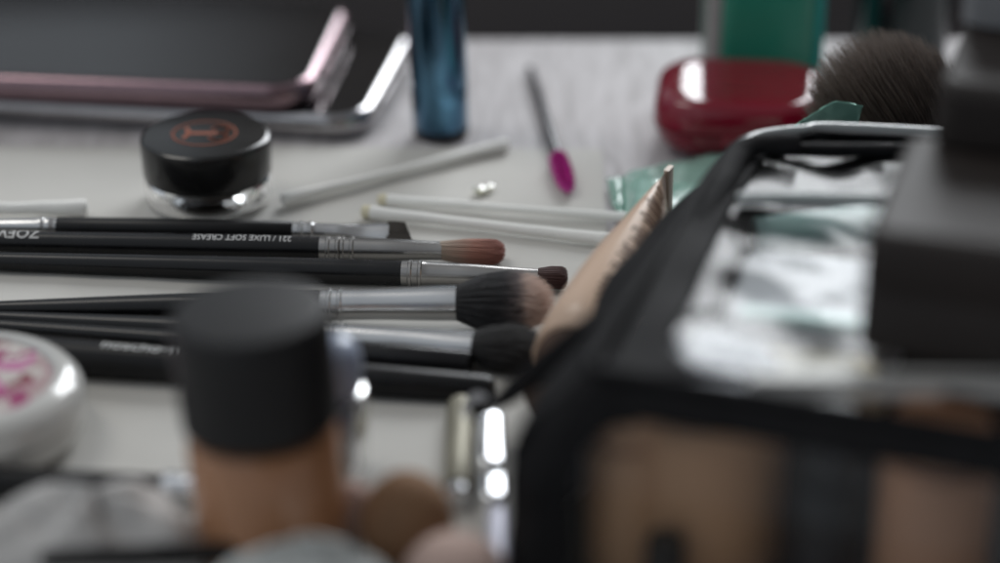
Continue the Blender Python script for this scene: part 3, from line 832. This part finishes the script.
# white tissue packet under the top film
m_white = mat('white_plastic', (.36, .37, .39), .45, coat=0, bump=.3, bs=100)
p = at(818, 300, 40)
t = thing('white_case', 'white plastic case lying in the bag under the clear top', 'case', (p.x, p.y, 26), R(-14), inside)
MB().slab(38, 40, 5, [(1, 0), (0, 1), (0, 14), (1.5, 16)], n=8).build('case', m_white, t)
MB().slab(30, 5, 1, [(0, 16), (.5, 17.5)], n=4, c=(0, -15)).build('latch', mat('mint_plastic', (.3, .5, .45), .3), t)
p = at(800, 205, 44)
t = thing('lip_gloss', 'mint green capped tube lying across the back of the bag', 'lip gloss', (48+12, 508, 36), frame_x((60, 508, 36), (112, 515, 40)), inside)
MB().rev([(0, 4.2, 4.2), (.6, 5, 5), (34, 5, 5), (34.6, 4.4, 4.4)], 32).build('body', mat('mint_clear', (.32, .52, .48), .15, coat=.7), t)
MB().rev([(34.8, 4.4, 4.4), (35, 4.9, 4.9), (53, 4.7, 4.7), (54, 4, 4)], 32).build('cap', M_chrome, t)

# ---------------------------------------------------------------- palettes stacked on the bag at the right
fl_ = Vector((70.5, 417)); dl = Vector((17, 52)).normalized(); ang = math.atan2(-dl.x, dl.y)
def rbox(name, label, cat, corner, w_, d_, z0, z1, m, extra=None, group=None):
    c = corner+Vector((dl.y, -dl.x))*w_/2+dl*d_/2
    t = thing(name, label, cat, (c.x, c.y, z0), ang, group)
    h = z1-z0
    MB().slab(w_, d_, 4.5, [(1.6, 0), (0, .8), (0, h*.46), (.5, h*.5)], n=5).build('base', m, t)
    MB().slab(w_, d_, 4.5, [(.5, h*.5+.05), (0, h*.54), (0, h-2.4), (.4, h-1.1), (1.2, h-.3), (2.4, h)], n=5).build('lid', m, t)
    return t, w_, d_, h
m_pal = mat('palette_black', (.018, .013, .011), .62, coat=0, var=.15, vs=60)
t, w_, d_, h = rbox('makeup_palette', 'thick black makeup palette lying on top of the clear bag', 'makeup palette', fl_, 95, 54, 52.5, 79, m_pal, group='black palettes stacked at the right')
MB().slab(14, 1.0, .4, [(0, 9), (0, 15)], n=3, c=(0, -d_/2-.2)).build('clasp', M_satin, t)
c2 = fl_+dl*46+Vector((dl.y, -dl.x))*6
t, w_, d_, h = rbox('makeup_palette', 'slimmer black palette resting on the back of the thick one', 'makeup palette', c2, 90, 50, 79.4, 94, m_pal, group='black palettes stacked at the right')
t = thing('palette_box', 'grey box with rounded corners on top of the palettes at the upper right', 'box', (138, 500, 94.2), ang-R(6))
MB().slab(62, 44, 4, [(1, 0), (0, 1), (0, 17), (1, 18)], n=5).build('base', mat('grey_card', (.20, .205, .215), .5, var=.1, vs=40), t)
MB().slab(62.6, 44.6, 4.2, [(0, 13), (0, 18.2), (1, 19)], n=5).build('lid', mat('pale_grey_card', (.34, .34, .35), .45, var=.08, vs=40), t)

# ---------------------------------------------------------------- white compact at left
wc = at(-36, 396, 12)
t = thing('powder_compact', 'round glossy white compact with a pink floral centre at the left edge', 'powder compact', (wc.x, wc.y, .9))
m_wc = mat('white_gloss', (.60, .60, .58), .2, coat=.6, var=.03, vs=30)
MB().lathe([(20, 0), (24.5, .8), (26.6, 3), (27.2, 6), (27.0, 7.6)], 80).build('base', m_wc, t)
MB().lathe([(26.8, 7.9), (27.5, 8.4), (27.6, 10.6), (26.8, 13.2), (25.0, 15.2), (22.6, 16.2), (21.4, 16.3), (20.6, 15.7), (20.3, 15.2), (0, 15.2)], 80).build('lid', m_wc, t)
m = mat('floral_pink', (.5, .1, .25), .3, coat=.5)
n = m.node_tree.nodes; l = m.node_tree.links; pr = n['Principled BSDF']
tcx = n.new('ShaderNodeTexCoord'); vo = n.new('ShaderNodeTexVoronoi'); vo.inputs['Scale'].default_value = 190
ns = n.new('ShaderNodeTexNoise'); ns.inputs['Scale'].default_value = 120; l.new(tcx.outputs['Object'], ns.inputs[0])
mxv = n.new('ShaderNodeMix'); mxv.data_type = 'RGBA'; mxv.inputs[0].default_value = .012
l.new(tcx.outputs['Object'], mxv.inputs[6]); l.new(ns.outputs[1], mxv.inputs[7]); l.new(mxv.outputs[2], vo.inputs[0])
sx = n.new('ShaderNodeSeparateColor'); l.new(vo.outputs['Color'], sx.inputs[0])
rr = n.new('ShaderNodeValToRGB'); l.new(sx.outputs[0], rr.inputs[0]); rr.color_ramp.interpolation = 'CONSTANT'
rr.color_ramp.elements[0].color = (.30, .02, .12, 1); rr.color_ramp.elements[1].position = .78; rr.color_ramp.elements[1].color = (.55, .50, .47, 1)
for ps, c_ in ((.22, (.50, .14, .32)), (.45, (.22, .05, .06)), (.6, (.42, .30, .30))):
    e = rr.color_ramp.elements.new(ps); e.color = (*c_, 1)
l.new(rr.outputs[0], pr.inputs['Base Color'])
MB().lathe([(20.2, 15.1), (20.1, 15.35), (15, 15.7), (8, 15.9), (0, 16.0)], 64).build('floral_inlay', m, t)

# ---------------------------------------------------------------- foundation bottle in front
t = thing('foundation_bottle', 'foundation bottle with tall matte black cap standing alone in the foreground', 'foundation bottle', (-47.3, 425, .9), Matrix.Rotation(R(-3), 3, 'Y'))
m_cap = mat('matte_black_cap', (.014, .014, .015), .5, var=.12, vs=60, spec=.35)
m_liq = mat('foundation_liquid', (.42, .205, .105), .3, coat=.6, var=.05, vs=30)
MB().lathe([(14.6, 3.0), (15.9, 3.8), (16.0, 28), (14.9, 30.5), (8, 31.5), (0, 31.6)], 56).build('liquid', m_liq, t)
MB().lathe([(14.2, 0), (15.6, .7), (16.0, 1.6), (16.0, 2.6), (15.0, 2.95), (0, 2.95)], 64).build('glass_body', mat('bottle_glass', (.93, .92, .90), .05, trans=1, ior=1.3), t)
MB().lathe([(15.9, 32.7), (16.3, 33.1), (16.5, 54), (16.2, 56.0), (15.2, 57.2), (13.6, 57.6), (0, 57.6)], 72).build('cap', m_cap, t)

# smoky glass bottle behind it
sb = Vector((at(339, 452, 0).x, 458, .9))
t = thing('nail_polish_bottle', 'small smoky glass bottle with pale frosted cap behind the foundation bottle', 'bottle', sb)
MB().lathe([(6.2, 0), (7.4, .6), (7.9, 2), (7.9, 18), (7.7, 20), (7.0, 21.6), (5.8, 22), (4.2, 20), (6.2, 18.5), (6.8, 16), (6.8, 3), (0, 2.6)], 48).build('glass_body', mat('smoky_glass', (.50, .50, .54), .22, trans=1, ior=1.4), t)
MB().lathe([(5.0, 3.2), (6.4, 3.4), (6.4, 11), (0, 11)], 32).build('liquid', mat('grey_liquid', (.12, .11, .12), .2, coat=.5), t)
MB().lathe([(5.6, 22), (6.4, 22.3), (6.6, 28), (6.0, 31.5), (4.2, 33.6), (2, 34.2), (0, 34.3)], 48).build('cap', mat('frosted_cap', (.40, .46, .60), .3, coat=.3), t)

# ---------------------------------------------------------------- foreground left: black pen with silver end, tissue
A = at(-60, 480, 4.6); B = at(200, 489, 4.6)
t = thing('eyeliner_pen', 'black pen with blurred silver end in front of the white compact', 'eyeliner pen', A, frame_x(A, B))
L = (B-A).length
MB().rev([(0, 4.2, 4.2), (L*.3, 3.4, 3.4), (L-8, 2.9, 2.9)], 32).build('barrel', M_satin, t)
MB().rev([(L-8, 3.2, 3.2), (L-7.6, 3.5, 3.5), (L-5, 3.5, 3.5), (L-4.6, 3.0, 3.0), (L-4, 3.0, 3.0), (L-3.6, 3.5, 3.5), (L-1, 3.6, 3.6), (L, 2.4, 2.4)], 32).build('silver_end', M_chrome, t)
def tissue(label, ctr, rx_, ry_, h, seed, m, name='tissue', cat='tissue', fold=1):
    P = []
    for i in range(49):
        row = []
        for j in range(25):
            a = 2*math.pi*i/48; v = j/24
            rr = math.sin(v*math.pi/2)
            n1 = noise.noise(Vector((math.cos(a)*1.6+seed, math.sin(a)*1.6, v*1.2)))
            n2 = noise.noise(Vector((math.cos(a)*rr*4+seed*3, math.sin(a)*rr*4, v*2)))
            x = rx_*rr*math.cos(a)*(1+.25*n1); y = ry_*rr*math.sin(a)*(1+.25*n1)
            z = h*math.cos(v*math.pi/2)**.8*(1+.3*n1)+2.2*n2*fold*math.sin(v*math.pi*.9)
            row.append((x, y, max(.15, z)))
        P.append(row)
    o = MB().grid(P).build(name, m); o.location = (ctr[0]*MM, ctr[1]*MM, .0012)
    tag(o, label, cat, 'crumpled tissues in the foreground'); solid(o, .25)
    return o
m_tis = mat('soft_tissue', (.50, .49, .48), .85, var=.05, vs=40, bump=.3, bs=300)
tissue('crumpled grey white tissue at the bottom left in front of the black pen', (-84, 420, 0), 25, 12, 16, 1.3, m_tis)
tissue('small folded white tissue at the foot of the foreground foundation bottle', (-41, 397, 0), 21, 9, 17.5, 4.1, mat('white_tissue', (.55, .57, .56), .85, bump=.3, bs=300))
A = at(40, 560, 10); B = at(240, 552, 10)
t = thing('eyeliner_pen', 'dark thin pen lying in front of the crumpled tissue', 'eyeliner pen', A, frame_x(A, B))
L = (B-A).length
MB().rev([(0, 1.6, 1.6), (2, 2.0, 2.0), (L*.6, 2.2, 2.2)], 24).build('barrel', M_satin, t)
MB().rev([(L*.6, 2.4, 2.4), (L-2, 2.2, 2.2), (L, 1.5, 1.5)], 24).build('cap', M_black, t)

# ---------------------------------------------------------------- sponges
def egg(label, ctr, r, h, m, tip=.25, rot=None):
    t = []
    for k in range(25):
        a = math.pi*k/24
        z = -math.cos(a); rr = math.sin(a)*(1-tip*max(0, z))
        t.append((r*rr, h/2*(1+z)))
    o = MB().lathe(t, 48).build('makeup_sponge', m)
    o.location = Vector(ctr)*MM
    if rot: o.rotation_euler = rot
    tag(o, label, 'makeup sponge', 'makeup sponges'); return o
c = at(407, 532, 9)
egg('brown stained egg shaped makeup sponge at the bottom centre', (c.x, c.y, .6), 9.9, 22, mat('brown_sponge', (.25, .135, .07), .8, var=.3, vs=45, bump=.4, bs=700), .05)
c = at(455, 570, 6)
egg('pale pink makeup sponge lying right of the brown one', (c.x, c.y-4, .9), 10.5, 15, mat('pink_sponge', (.52, .38, .33), .8, var=.1, vs=60, bump=.4, bs=700), .1)
c = at(352, 520, 6)
egg('faded rose makeup sponge between the brown one and the foundation bottle', (c.x, c.y, .9), 6.5, 14, mat('rose_sponge', (.42, .29, .25), .8, var=.1, vs=60, bump=.4, bs=700), .1)

# ---------------------------------------------------------------- gold tube and silver tube by the bag
A = at(458, 500, 3.4); B = at(461, 404, 3.4)
t = thing('brass_tube', 'slim dull brass coloured metal tube lying beside the brown sponge', 'metal tube', A, frame_x(A, B))
L = (B-A).length
MB().rev([(0, 2.2, 2.2), (.5, 2.9, 2.9), (3, 2.9, 2.9), (3.3, 2.5, 2.5), (4.3, 2.5, 2.5)], 28).build('silver_ring', M_chrome, t)
MB().rev([(4.3, 3.3, 3.3), (L-3, 3.4, 3.4), (L-1, 3.1, 3.1), (L, 2.2, 2.2)], 28).build('body', mat('dull_brass', (.26, .245, .19), .5, metal=.5, var=.1, vs=80), t)
# chrome zip pull hanging from the strap end and lying along the bag
def plate(px, y0, y1, z, w_, name, m, parent=None):
    a = at(px, y0, z); b = at(px, y1, z); c = (a+b)/2; L = abs(a.y-b.y)
    mb = MB().slab(w_, L, w_*.48, [(.6, -1), (0, -.6), (0, .3), (.5, .75), (1.2, .95), (1.9, 1.0)], n=8)
    Mx = Matrix.Translation(c) @ Matrix.Rotation(R(7), 4, 'Y')
    mb.v = [Mx @ v for v in mb.v]
    return mb.build(name, m, t_bag, world=True) if parent is None else mb.build(name, m, parent, world=True)
zpull = plate(492, 466, 412, 9, 5.4, 'zip_pull', M_chrome)
plate(494, 500, 471, 7, 5.2, 'pull_link', M_chrome, zpull)
plate(497, 580, 505, 5, 4.2, 'pull_tab', mat('lilac_metal', (.45, .45, .52), .5, metal=.5), zpull)
